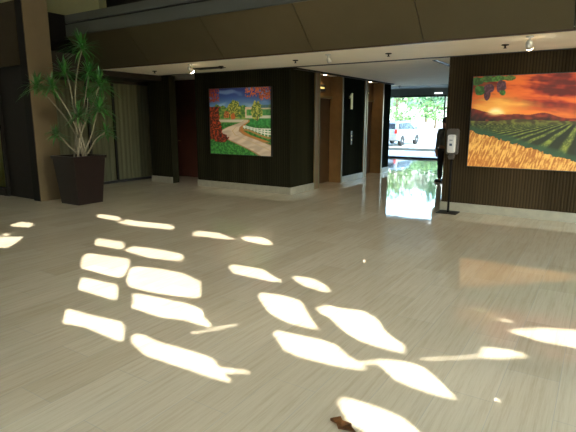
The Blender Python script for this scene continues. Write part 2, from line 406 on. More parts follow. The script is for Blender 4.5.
# ------------------------------------------------------------ unseen rear wall, openings shaped to throw the floor sun patches
SUN_EL = R(35); HX, HY = -.7777, .6286
YB = -11.0
PATCH = [
    [(-1.58, -3.658), (-1.532, -3.574), (-1.109, -3.559), (-0.911, -3.677), (-0.834, -3.817), (-1.344, -3.812)],
    [(-0.752, -3.901), (-0.829, -3.624), (-0.567, -3.643), (-0.157, -3.559), (0.082, -3.536), (0.289, -3.655), (0.313, -3.8), (-0.039, -3.867), (-0.311, -3.919)],
    [(-0.016, -4.836), (-0.115, -4.701), (0.331, -4.644), (0.544, -4.785), (0.641, -4.926), (0.167, -4.969)],
    [(0.7, -4.944), (0.63, -4.729), (1.021, -4.651), (1.438, -4.656), (1.591, -4.812), (1.592, -4.908), (1.227, -4.998)],
    [(0.578, -5.444), (0.446, -5.298), (0.468, -5.231), (1.048, -5.139), (1.235, -5.28), (1.508, -5.573), (1.519, -5.682), (0.897, -5.678)],
    [(1.664, -5.7), (1.346, -5.387), (1.379, -5.277), (1.694, -5.205), (1.977, -5.189), (2.317, -5.297), (2.614, -5.621), (2.555, -5.69), (2.113, -5.789), (1.842, -5.798)],
    [(1.349, -6.012), (1.181, -5.862), (1.215, -5.84), (1.672, -5.804), (1.83, -5.906), (2.031, -6.088), (1.949, -6.111), (1.47, -6.106)],
    [(2.263, -6.136), (2.21, -6.059), (2.013, -5.917), (2.055, -5.858), (2.291, -5.83), (2.627, -5.79), (2.826, -5.827), (2.936, -5.936), (3.099, -6.022), (3.117, -6.089), (3.025, -6.092), (2.855, -6.085), (2.639, -6.153)],
    [(1.995, -6.593), (1.852, -6.482), (1.84, -6.437), (2.154, -6.416), (2.456, -6.367), (2.609, -6.472), (2.709, -6.554), (2.753, -6.625), (2.662, -6.624), (2.294, -6.609), (2.079, -6.657)],
    [(2.754, -6.545), (2.723, -6.462), (2.794, -6.437), (2.992, -6.461), (3.248, -6.437), (3.47, -6.435), (3.591, -6.504), (3.789, -6.438), (3.812, -6.469), (3.677, -6.556), (3.78, -6.592), (3.769, -6.627), (3.653, -6.645), (3.456, -6.653), (3.05, -6.671), (2.827, -6.596)],
    [(0.733, -3.758), (0.729, -3.608), (1.103, -3.556), (1.31, -3.673), (1.476, -3.704), (1.421, -3.807), (0.873, -3.886)],
    [(1.498, -3.621), (1.502, -3.514), (1.723, -3.44), (1.913, -3.52), (2.109, -3.71), (1.963, -3.774), (1.675, -3.74)],
    [(2.231, -4.77), (2.206, -4.651), (2.345, -4.63), (2.607, -4.614), (2.797, -4.738), (2.991, -4.824), (2.932, -4.917), (2.706, -4.914), (2.423, -4.92)],
    [(3.017, -4.713), (3.026, -4.61), (3.206, -4.591), (3.398, -4.687), (3.547, -4.845), (3.49, -4.898), (3.245, -4.856)],
    [(3.03, -5.322), (3.007, -5.211), (3.225, -5.165), (3.423, -5.189), (3.645, -5.428), (3.701, -5.491), (3.851, -5.626), (3.814, -5.672), (3.7, -5.679), (3.541, -5.666), (3.325, -5.583)],
    [(3.622, -5.285), (3.666, -5.147), (3.833, -5.149), (3.996, -5.097), (4.156, -5.197), (4.298, -5.382), (4.413, -5.474), (4.503, -5.534), (4.545, -5.672), (4.446, -5.682), (4.228, -5.673), (4.061, -5.598), (3.825, -5.411), (3.705, -5.364)],
    [(3.594, -5.9), (3.609, -5.826), (3.735, -5.809), (3.937, -5.782), (4.095, -5.797), (4.223, -5.897), (4.335, -5.944), (4.463, -5.819), (4.585, -5.766), (4.724, -5.773), (4.888, -5.919), (4.995, -6.034), (4.965, -6.072), (4.788, -6.078), (4.621, -6.049), (4.45, -5.91), (4.38, -5.963), (4.418, -6.018), (4.352, -6.06), (4.201, -6.095), (3.965, -6.115), (3.817, -6.088)],
    [(4.435, -6.468), (4.437, -6.394), (4.477, -6.368), (4.65, -6.365), (4.785, -6.381), (4.893, -6.438), (4.97, -6.515), (4.765, -6.647), (4.679, -6.626), (4.562, -6.599)],
    [(4.665, -5.672), (4.855, -5.524), (5.0, -5.396), (4.994, -5.264), (5.125, -5.208), (5.267, -5.206), (5.257, -5.281), (5.123, -5.394), (4.992, -5.453), (4.688, -5.699)],
    [(5.089, -4.893), (5.166, -4.788), (5.327, -4.651), (5.535, -4.572), (5.627, -4.545), (5.636, -4.914), (5.551, -4.933), (5.322, -4.947)],
    [(4.985, -4.71), (5.034, -4.642), (5.101, -4.635), (5.08, -4.696)],
    [(-1.974, -4.914), (-2.078, -4.671), (-1.871, -4.628), (-1.736, -4.673), (-1.534, -4.838), (-1.816, -4.939)],
    [(-1.317, -5.481), (-1.303, -5.368), (-1.048, -5.203), (-0.781, -5.46), (-0.624, -5.659), (-0.822, -5.73)],
    [(-1.417, -5.337), (-1.482, -5.233), (-1.349, -5.22), (-1.274, -5.315)],
    [(3.06, -6.23), (3.09, -6.24), (3.285, -5.915), (3.26, -5.895)],
]
def to_wall(p):
    t = (p[1]-YB)/HY
    return (p[0]-HX*t, t*math.tan(SUN_EL))
holes = [[to_wall(p) for p in poly] for poly in PATCH]
bm = bmesh.new()
def loop2d(pts, z0=None):
    vs = [bm.verts.new((a, YB, b)) for a, b in pts]
    return [bm.edges.new((vs[i], vs[(i+1) % len(vs)])) for i in range(len(vs))]
es = loop2d([(-9, 1.6), (15.2, 1.6), (15.2, ATR), (-9, ATR)])
for h in holes: es += loop2d(h)
bmesh.ops.triangle_fill(bm, use_beauty=True, use_dissolve=False, edges=es)
# drop any faces that filled an opening
def inside(x, z, poly):
    c = False
    for i in range(len(poly)):
        a, b = poly[i], poly[i-1]
        if (a[1] > z) != (b[1] > z) and x < (b[0]-a[0])*(z-a[1])/(b[1]-a[1])+a[0]: c = not c
    return c
kill = [f for f in bm.faces if any(inside(f.calc_center_median().x, f.calc_center_median().z, h) for h in holes)]
bmesh.ops.delete(bm, geom=kill, context='FACES_ONLY')
bmesh.ops.solidify(bm, geom=bm.faces[:], thickness=.02)
wb = obj('wall_back_sun_cutouts', bm, M['wallpaint']); wb['kind'] = 'structure'
gw = empty('fill_window_3', (0, 0, 0), kind='structure')  # unseen low glazing, added to let sky light into the lobby
for i in range(7, 13):
    x = -8.9+i*2.0; bx('mullion', (x-.04, x+.04, -11.08, -10.96, .1, 1.5), M['dark_trim'], gw)
bx('bottom_rail', (5, 15.2, -11.08, -10.96, 0, .1), M['dark_trim'], gw)
bx('top_rail', (5, 15.2, -11.08, -10.96, 1.5, 1.6), M['dark_trim'], gw)
bx('pane', (5, 15.2, -11.03, -11.02, .1, 1.5), M['glass'], gw)

# ------------------------------------------------------------ paintings
def nz(x, y, s, k=0.0): return noise.noise(Vector((x*s, y*s, k)))
def sm(a, b, x):
    t = max(0, min(1, (x-a)/(b-a))); return t*t*(3-2*t)
def lerp(a, b, t): return tuple(a[i]+(b[i]-a[i])*t for i in range(3))
def canvas(name, x0, z0, w, h, fn, nx, ny, parent, yf=-.045):
    me = bpy.data.meshes.new(name)
    vs = [(x0+w*i/nx, yf, z0+h*j/ny) for j in range(ny+1) for i in range(nx+1)]
    fs = [(j*(nx+1)+i, j*(nx+1)+i+1, (j+1)*(nx+1)+i+1, (j+1)*(nx+1)+i) for j in range(ny) for i in range(nx)]
    me.from_pydata(vs, [], fs)
    ca = me.color_attributes.new('paint', 'FLOAT_COLOR', 'POINT')
    buf = []
    for j in range(ny+1):
        for i in range(nx+1):
            c = fn(i/nx, 1-j/ny); buf += list(rgb(tuple(max(0, min(255, v)) for v in c)))
    ca.data.foreach_set('color', buf)
    m, nt, b = new_mat(name+'_paint')
    a = nt.nodes.new('ShaderNodeAttribute'); a.attribute_name = 'paint'
    nt.links.new(a.outputs[0], b.inputs['Base Color']); b.inputs['Roughness'].default_value = .55
    bump(nt, b, noise_tex(nt, coords(nt), 90, 3), .1, .003)
    me.materials.append(m)
    o = bpy.data.objects.new(name, me); C.objects.link(o); o.parent = parent
    return o

def road_scene(u, v):
    n1 = nz(u, v, 9); n2 = nz(u, v, 26, 3); n3 = nz(u, v, 60, 7)
    c = lerp((14, 40, 112), (112, 156, 190), sm(0, .36, v))
    c = lerp(c, (170, 195, 215), .5*sm(.1, .5, nz(u, v*2, 5, 2)))
    # far tree line
    top = .26+.05*nz(u, 0, 12)+.02*nz(u, 0, 40)
    if u < .62 and v > top: c = lerp((46, 96, 44), (122, 150, 60), sm(-.3, .4, n2))
    if .6 <= u and v > .285: c = lerp((198, 176, 150), (214, 190, 168), sm(-.2, .3, n2))
    # distant roofs and fields right
    if .62 <= u and v > .315: c = lerp((52, 122, 60), (90, 150, 80), sm(-.3, .4, n2))
    if .62 <= u and .405 < v < .445: c = (196, 190, 170)
    if .84 < u and v < .30 and v > .25: c = lerp((60, 100, 110), (84, 120, 90), sm(-.2, .2, n2))
    # big yellow-green tree
    if (((u-.42)/.10)**2+((v-.31)/.135)**2) < 1+.5*n2: c = lerp((60, 88, 34), (176, 172, 76), sm(-.35, .5, n2+n3))
    if (((u-.29)/.05)**2+((v-.41)/.075)**2) < 1+.5*n2: c = lerp((120, 60, 30), (180, 120, 60), sm(-.3, .3, n3))
    if u < .62 and .44 < v: c = lerp((90, 140, 60), (126, 150, 80), sm(-.3, .3, n2))
    if .14 < u < .6 and .465 < v < .51: c = (190, 184, 168)
    if (((u-.40)/.035)**2+((v-.42)/.05)**2) < 1+.5*n2: c = (170, 90, 40)
    # right field before the fence
    if u > .6 and v > .455: c = lerp((30, 110, 48), (60, 140, 66), sm(-.3, .4, n2))
    if (((u-.78)/.085)**2+((v-.34)/.14)**2) < 1+.6*n2: c = lerp((66, 96, 36), (178, 176, 80), sm(-.35, .5, n2+n3))
    if abs(u-.79) < .008 and .42 < v < .49: c = (90, 70, 50)
    # lower ground
    if v > .55 or (u < .6 and v > .51):
        c = lerp((30, 92, 38), (72, 140, 62), sm(-.35, .4, n2+n3*.8))
    # road: centre line and half width by height, sweeping right-left-right
    P = [(.465, .62, .03), (.5, .60, .05), (.54, .50, .075), (.58, .41, .11), (.64, .34, .17), (.70, .37, .23), (.77, .55, .27), (.85, .76, .28), (.93, .95, .28), (1.0, 1.10, .30)]
    for a, b in zip(P[:-1], P[1:]):
        if a[0] <= v <= b[0]:
            t = (v-a[0])/(b[0]-a[0]); cx = a[1]+(b[1]-a[1])*t; hw = a[2]+(b[2]-a[2])*t
            d = (u-cx)/hw
            if abs(d) < 1:
                c = lerp((176, 158, 140), (204, 186, 164), sm(-.4, .4, nz(u*.6+v, v, 14, 5)))
                if abs(d) > .86: c = (150, 116, 78)
                if abs(d-.25) < .03: c = (184, 158, 108)
            elif 1 <= d < 1.35 and v < .8: c = (176, 112, 54)
    # white fence, sweeping down right
    if u > .56:
        f0 = .555+.04*sm(.56, .8, u)*1.0; f1 = .60+.12*sm(.56, 1, u)
        if f0 < v < f1:
            k = (v-f0)/(f1-f0)
            if k < .16 or .30 < k < .46 or .6 < k < .76 or (u*19) % 1 < .2: c = (228, 226, 216)
            else: c = (70, 130, 80)
        elif f1 <= v < f1+.03: c = (160, 120, 70)
    # red foliage left
    w = .20-.10*abs(v-.55)+.06*n1
    if .27 < v < .78 and u < w+.03*n2: c = lerp((52, 26, 14), (176, 66, 34), sm(-.25, .5, n2+n3*1.2))
    if (((u-.18)/.13)**2+((v-.75)/.075)**2) < 1+.5*n2: c = lerp((56, 22, 16), (160, 60, 36), sm(-.25, .5, n2+n3*1.2))
    if u < .17 and v < .2 and n2+n3*.8 > .0-(.17-u)*2: c = lerp((110, 40, 30), (160, 70, 50), sm(-.3, .3, n3))
    # autumn leaves top right
    if (u > .6 and v < .17+.1*n1 and n2*1.2+n3 > .14-(u-.6)*1.2): c = lerp((110, 44, 24), (206, 100, 40), sm(-.3, .5, n3+n1))
    return c

def vine_scene(u, v):
    # u 0..1 across, v 0..1 down
    n1 = nz(u*1.5, v, 7); n2 = nz(u*1.5, v, 22, 3); n3 = nz(u*1.5, v, 60, 5)
    cl = noise.fractal(Vector((u*3.4+v*1.2, v*11-u*2.0, 1.3)), 1.0, 2.1, 4)
    d = math.hypot((u-.165)*1.15, (v-.40)*1.0)
    c = lerp((168, 44, 16), (226, 108, 34), sm(-.35, .5, cl))
    c = lerp((96, 20, 14), c, sm(-.75, .05, cl*1.2+v*.9-.2+n1*.4+n2*.3))
    c = lerp((244, 176, 74), c, sm(.03, .34, d+.16*cl))
    c = lerp(c, (232, 146, 56), .5*sm(.28, .42, v))
    c = lerp((255, 246, 196), c, sm(.012, .085, d))
    # hills
    h1 = .345+.068*sm(0, .18, u)+.05*sm(.28, .75, u)+.012*nz(u, 0, 9)-.03*math.exp(-((u-.47)/.07)**2)
    if v > h1: c = lerp((132, 40, 18), (58, 24, 18), sm(h1-.02, h1+.09, v)+.6*n2)
    h2 = .485+.01*nz(u, 1, 5)-.02*math.exp(-((u-.34)/.10)**2)
    if v > h1+.02 and v < h2+.02 and u > .1: c = lerp(c, (190, 82, 36), .4*sm(.0, .4, nz(u*3, v*9, 5, 1)))
    if v > h2: c = lerp((62, 56, 26), (104, 108, 40), sm(-.3, .3, n2))
    # vine rows fan out from a vanishing point on the horizon to the right
    hz = .50
    if v > hz:
        dv = v-.45; s = (u-.69)/dv
        row = s*2.3 + .12*n1
        k = row-math.floor(row)
        lit = sm(.1, .32, k)*(1-sm(.52, .72, k))
        g = lerp((30, 40, 20), (118, 132, 50), lit*(.7+.6*n2))
        g = lerp(g, (172, 178, 86), .35*lit*sm(.05, .3, n3))
        c = lerp(c, g, sm(hz, hz+.04, v))
    # teal strip and the golden grass edge
    e = .60+.44*u+.02*n1
    if v > e-.08+.02*n2: c = lerp(c, (40, 74, 50), sm(e-.09, e-.03, v)*.9)
    if v > e+.02*n2+.015*n3:
        st = nz(u*95+v*18, v*16, 1, 9)
        c = lerp((158, 96, 36), (222, 172, 88), sm(-.5, .5, st+.4*n1+.3*n3))
        c = lerp(c, (208, 120, 52), .4*sm(e+.15, e+.5, v))
    c = lerp((255, 224, 140), c, sm(.0, .06, math.hypot((u-.165)*.7, (v-.402)*1.5)))
    # grape leaves and grapes
    for (a, b, r, q, col) in LEAVES:
        if ((u-a)/r)**2+((v-b)/q)**2 < 1+.5*n2:
            c = lerp(col, tuple(x*1.4 for x in col), sm(-.2, .4, n3+n2))
    return c
LEAVES = [(.03, .05, .04, .045, (44, 76, 34)), (.10, .03, .05, .035, (56, 86, 38)), (.17, .03, .05, .03, (58, 98, 42)), (.05, .15, .04, .05, (50, 88, 40)),
          (.24, .03, .035, .03, (70, 90, 38)), (.10, .20, .022, .06, (70, 40, 50)), (.11, .13, .035, .05, (76, 46, 58)), (.19, .11, .03, .07, (74, 46, 58)), (.20, .18, .02, .03, (60, 100, 44))]

def painting(name, x0, x1, z0, z1, fn, nx, ny, label):
    p = empty(name, ((x0+x1)/2, 0, z0))
    cx = (x0+x1)/2
    bm = bmesh.new()
    for d in ((x0-cx-.012, x0-cx, 0, z1-z0), (x1-cx, x1-cx+.012, 0, z1-z0), (x0-cx-.012, x1-cx+.012, -.012, 0), (x0-cx-.012, x1-cx+.012, z1-z0, z1-z0+.012)):
        box(bm, d[0], d[1], -.055, -.001, d[2], d[3])
    obj('frame', bm, M['dark_trim'], p)
    bx('backing', (x0-cx, x1-cx, -.042, -.001, 0, z1-z0), M['dark'], p)
    canvas('canvas', x0-cx, 0, x1-x0, z1-z0, fn, nx, ny, p)
    tag(p, label, 'painting')
    return p
painting('painting', -2.18, -.46, .81, 2.27, road_scene, 230, 200, 'square painting of a winding road, white fence and autumn trees')
painting('painting', 3.63, 5.96, .815, 2.29, vine_scene, 380, 240, 'wide painting of vineyard rows under a red sunset sky')

# ------------------------------------------------------------ floor number and call buttons
bm = bmesh.new()
prism(bm, [(-.045, 0), (.045, 0), (.045, .40), (.0, .40), (-.12, .31), (-.12, .26), (-.045, .29)], .0, .03, 'YZ')
one = obj('floor_number', bm, M['numeral']); one.location = (0.001, 2.90, 1.85)
tag(one, 'pale gilt floor numeral 1 high on the dark wall between two elevators', 'sign')
cp = empty('call_button_panel', (0, 2.96, .95))
bx('face_plate', (0.0005, .012, -.045, .045, 0, .34), M['steel'], cp, .004)
for k in (.12, .22):
    bm = bmesh.new(); lathe(bm, [(.016, .012), (.016, .018), (.010, .020)], (0, 0, k), 16, 'X'); obj('button', bm, M['numeral'], cp, True)
tag(cp, 'narrow steel elevator call button plate below the number 1', 'button panel')

# ------------------------------------------------------------ sanitizer dispenser on a stand
d = empty('hand_sanitizer_stand', (3.40, -.22, 0))
bm = bmesh.new(); box(bm, -.17, .17, -.15, .15, 0, .014, .004); obj('base_plate', bm, M['dark'], d)
bm = bmesh.new(); tube(bm, [(0, 0, .014), (0, 0, 1.0)], .02, 14); obj('pole', bm, M['pole'], d, True)
def rrect(w, h, r, n=4):
    o = []
    for cx, cz, a0 in ((w-r, h-r, 0), (-w+r, h-r, 90), (-w+r, -h+r, 180), (w-r, -h+r, 270)):
        for k in range(n+1):
            a = R(a0+90*k/n); o.append((cx+r*math.cos(a), cz+r*math.sin(a)))
    return o
rz = R(22)
hd = obj('dispenser_body', (lambda b: (prism(b, [(x, z+1.225) for x, z in rrect(.098, .215, .04)], -.02, .05, 'XZ'), b)[1])(bmesh.new()), M['greyplastic'], d)
bm = bmesh.new()
rings = []
for (yy, s, zt) in ((-.02, 1.0, 0), (-.085, 1.0, 0), (-.105, .86, 0)):
    rings.append([(x*s, yy, z*s+1.195) for x, z in rrect(.060, .15, .025)])
ring_loft(bm, rings); cov = obj('dispenser_cover', bm, M['white'], hd)
bx('printed_mark', (-.022, .022, -.108, -.104, 1.16, 1.20), M['label_blue'], cov)
bx('printed_mark', (-.026, .026, -.108, -.104, 1.25, 1.262), M['label_blue'], cov)
bm = bmesh.new(); ring_loft(bm, [[(x*.6, -.02-.0, 1.02) for x in (-.05, .05)] + [(x*.6, .04, 1.02) for x in (.05, -.05)], [(x, -.06, .985) for x in (-.05, .05)]+[(x, .04, .985) for x in (.05, -.05)], [(x*.7, -.05, .93) for x in (-.05, .05)]+[(x*.7, .03, .93) for x in (.05, -.05)]])
obj('drip_nozzle', bm, M['greyplastic'], d)
tag(d, 'hand sanitizer dispenser on a thin black floor stand at the corner of the wood wall', 'dispenser')

# ------------------------------------------------------------ potted dracaena
pc = (-2.88, -3.03)
pt = empty('potted_dracaena', (pc[0], pc[1], 0))
bm = bmesh.new()
def sq(h, z): return [(-h, -h, z), (h, -h, z), (h, h, z), (-h, h, z)]
ring_loft(bm, [sq(.265, 0), sq(.335, .86), sq(.355, .862), sq(.36, .915), sq(.325, .915), sq(.315, .84)])
obj('planter', bm, M['planter'], pt)
bm = bmesh.new(); lathe(bm, [(.33, .80), (.33, .845), (.2, .865), (.01, .87)], n=4*8)
for v in bm.verts:
    v.co.x = max(-.31, min(.31, v.co.x*1.3)); v.co.y = max(-.31, min(.31, v.co.y*1.3))
obj('soil', bm, M['soil'], pt)
TUFT = [((-2.66, -3.0, 2.86), .50), ((-2.95, -3.2, 2.42), .44), ((-2.30, -2.95, 2.20), .46), ((-3.02, -3.70, 2.17), .40), ((-2.62, -3.66, 2.14), .38),
        ((-2.15, -3.1, 1.78), .40), ((-2.42, -2.8, 1.36), .30), ((-2.62, -3.68, 1.33), .28), ((-2.90, -2.8, 2.02), .40), ((-2.62, -3.2, 1.66), .34), ((-3.22, -2.8, 1.74), .36), ((-2.5, -3.0, 2.40), .44)]
for i, (tp, L) in enumerate(TUFT):
    top = Vector((tp[0]-pc[0]+.09, tp[1]-pc[1], tp[2]))
    b0 = Vector((rnd.uniform(-.14, .14)+top.x*.12, rnd.uniform(-.14, .14), .85))
    pts = []
    kk = .35+.25*rnd.random()
    for k in range(9):
        t = k/8
        hx = t**1.7 if t > 0 else 0
        p = b0.lerp(top, t); p.x = b0.x+(top.x-b0.x)*(t*.5+hx*.5)+.03*math.sin(t*7+i); p.y = b0.y+(top.y-b0.y)*hx+.02*math.sin(t*6+2*i)
        pts.append(p)
    bm = bmesh.new(); tube(bm, pts, [.017-.007*k/8 for k in range(9)], 7); obj('stem', bm, M['stem'], pt, True)
    bm = bmesh.new()
    nl = int(64*L/.45)
    for q in range(nl):
        az = rnd.uniform(0, 2*math.pi); elv = R(rnd.uniform(-15, 82)); l = L*rnd.uniform(.7, 1.1)*.92; wd = rnd.uniform(.010, .016)
        dr = Vector((math.cos(az)*math.cos(elv), math.sin(az)*math.cos(elv), math.sin(elv)))
        sd = Vector((-math.sin(az), math.cos(az), 0)); base = top+Vector((0, 0, rnd.uniform(-.07, .04)))
        prev = None
        for s in range(7):
            t = s/6; p = base+dr*(l*t)+Vector((0, 0, -1))*(l*.38*t*t*(math.cos(elv)+.25)); ww = wd*math.sin(math.pi*min(1, .15+t*.85))+.0012
            a = bm.verts.new(p-sd*ww); c = bm.verts.new(p+sd*ww); mid = bm.verts.new(p+Vector((0, 0, -ww*.35)))
            if prev: bm.faces.new([prev[0], prev[1], mid, a]); bm.faces.new([prev[1], prev[2], c, mid])
            prev = (a, mid, c)
    obj('leaf_tuft', bm, M['leaf'], pt, True)
tag(pt, 'tall spiky dracaena in a tapered square maroon planter beside the tan column', 'potted plant')

# ------------------------------------------------------------ ceiling spotlights and little fittings
def spot(loc, label, aim):
    s = empty('spotlight', loc)
    bm = bmesh.new(); lathe(bm, [(.045, -.002), (.045, -.02), (.012, -.03), (.012, -.07)], n=16); obj('canopy', bm, M['track'], s, True)
    a = Vector(aim)-Vector(loc)-Vector((0, 0, -.10)); a.normalize()
    c = Vector((0, 0, -.10)); bm = bmesh.new()
    tube(bm, [c-a*.06, c-a*.03, c+a*.05], [.022, .042, .05], 16); obj('housing', bm, M['track'], s, True)
    bm = bmesh.new(); bmesh.ops.create_uvsphere(bm, u_segments=14, v_segments=10, radius=.044, matrix=Matrix.Translation(c+a*.055)); obj('bulb', bm, M['lamp'], s, True)
    tag(s, label, 'spotlight')
    ld = bpy.data.lights.new('spot_beam', 'SPOT'); ld.energy = SPOT_W; ld.spot_size = R(85); ld.spot_blend = .9; ld.color = (1, .80, .52); ld.shadow_soft_size = .04
    lo = bpy.data.objects.new('spot_beam', ld); C.objects.link(lo); lo.location = Vector(loc)+c+a*.09
    lo.rotation_euler = a.to_track_quat('-Z', 'Y').to_euler()
SPOT_W = 16
spot((-1.32, -1.54, H), 'lit ceiling spotlight above the road painting', (-1.32, 0, 1.4))
spot((4.63, -1.62, H), 'lit ceiling spotlight above the vineyard painting', (4.7, 0, 1.4))
sp3 = empty('spotlight', (1.63, -1.43, H))
bm = bmesh.new(); lathe(bm, [(.045, -.002), (.045, -.02), (.012, -.03), (.012, -.06)], n=16); obj('canopy', bm, M['track'], sp3, True)
bm = bmesh.new(); tube(bm, [(0, 0, -.05), (0, .03, -.09), (0, .06, -.12)], [.02, .035, .04], 16); obj('housing', bm, M['track'], sp3, True)
tag(sp3, 'unlit white ceiling spotlight between the two paintings', 'spotlight')
first = None
for (x, y, lab) in ((-1.05, -.94, 'dark recessed sprinkler in the ceiling above the road painting'), (.74, -1.0, 'dark recessed sprinkler in the ceiling left of the unlit spotlight'), (2.5, -1.0, 'dark recessed sprinkler in the ceiling above the corridor mouth'), (4.24, -1.0, 'dark recessed sprinkler in the ceiling left of the lit right spotlight'), (-.1, 6.6, 'dark round sprinkler at the far end of the corridor ceiling'), (-2.95, -.95, 'dark recessed sprinkler in the ceiling strip near the curtains')):
    if first is None:
        first = empty('sprinkler', (x, y, H))
        bm = bmesh.new(); lathe(bm, [(.05, -.001), (.05, -.012), (.03, -.016)], n=16); obj('escutcheon', bm, M['dark'], first, True)
        bm = bmesh.new(); lathe(bm, [(.012, -.016), (.012, -.045), (.025, -.048), (.025, -.052)], n=12); obj('head', bm, M['dark'], first, True)
        o = first
    else: o = dup(first, (x, y, H))
    tag(o, lab, 'sprinkler', 'ceiling sprinklers')
dl = None
for (y, lab) in ((1.80, 'warm recessed downlight over the nearer elevator doors'), (4.48, 'warm recessed downlight over the farther elevator doors')):
    if dl is None:
        dl = empty('recessed_downlight', (-.17, y, H))
        bm = bmesh.new(); lathe(bm, [(.06, -.001), (.06, -.01), (.045, -.012)], n=18); obj('trim_ring', bm, M['brass'], dl, True)
        bm = bmesh.new(); lathe(bm, [(.043, -.012), (.03, -.02), (.005, -.022)], n=18); obj('lamp', bm, M['lamp'], dl, True); o = dl
    else: o = dup(dl, (-.17, y, H))
    tag(o, lab, 'light', 'downlights over the elevator doors')
    ld = bpy.data.lights.new('downlight_beam', 'SPOT'); ld.energy = 9; ld.spot_size = R(140); ld.spot_blend = 1; ld.color = (1, .78, .48); ld.shadow_soft_size = .04
    lo = bpy.data.objects.new('downlight_beam', ld); C.objects.link(lo); lo.location = (-.17, y, H-.04)
v = empty('ceiling_vent', (-1.50, -.80, H))
bx('frame', (-.36, .36, -.12, .12, -.012, -.001), M['dark'], v, .003)
for k in range(5): bx('slat', (-.33, .33, -.09+k*.04, -.078+k*.04, -.02, -.012), M['dark_trim'], v)
tag(v, 'dark rectangular ceiling vent beside the lit left spotlight', 'vent')

# ------------------------------------------------------------ dry leaf on the floor
bm = bmesh.new()
ol = [(0, 0), (.03, .022), (.05, .012), (.075, .03), (.095, .012), (.13, .0), (.1, -.016), (.07, -.028), (.045, -.014), (.025, -.022)]
ring = [bm.verts.new((a, b, .004+.012*abs(math.sin(a*40))+.01*abs(b)*10)) for a, b in ol]
cv = bm.verts.new((.06, 0, .002))
for i in range(len(ring)): bm.faces.new([ring[i], ring[(i+1) % len(ring)], cv])
bmesh.ops.solidify(bm, geom=bm.faces[:], thickness=.0015)
lf = obj('dry_leaf', bm, M['dry_leaf']); lf.location = (4.47, -6.63, .002); lf.rotation_euler = (0, 0, R(-18)); lf.scale = (1.5, 1.6, 1.5)
tag(lf, 'curled dry brown leaf on the stone floor at the bottom edge', 'leaf')

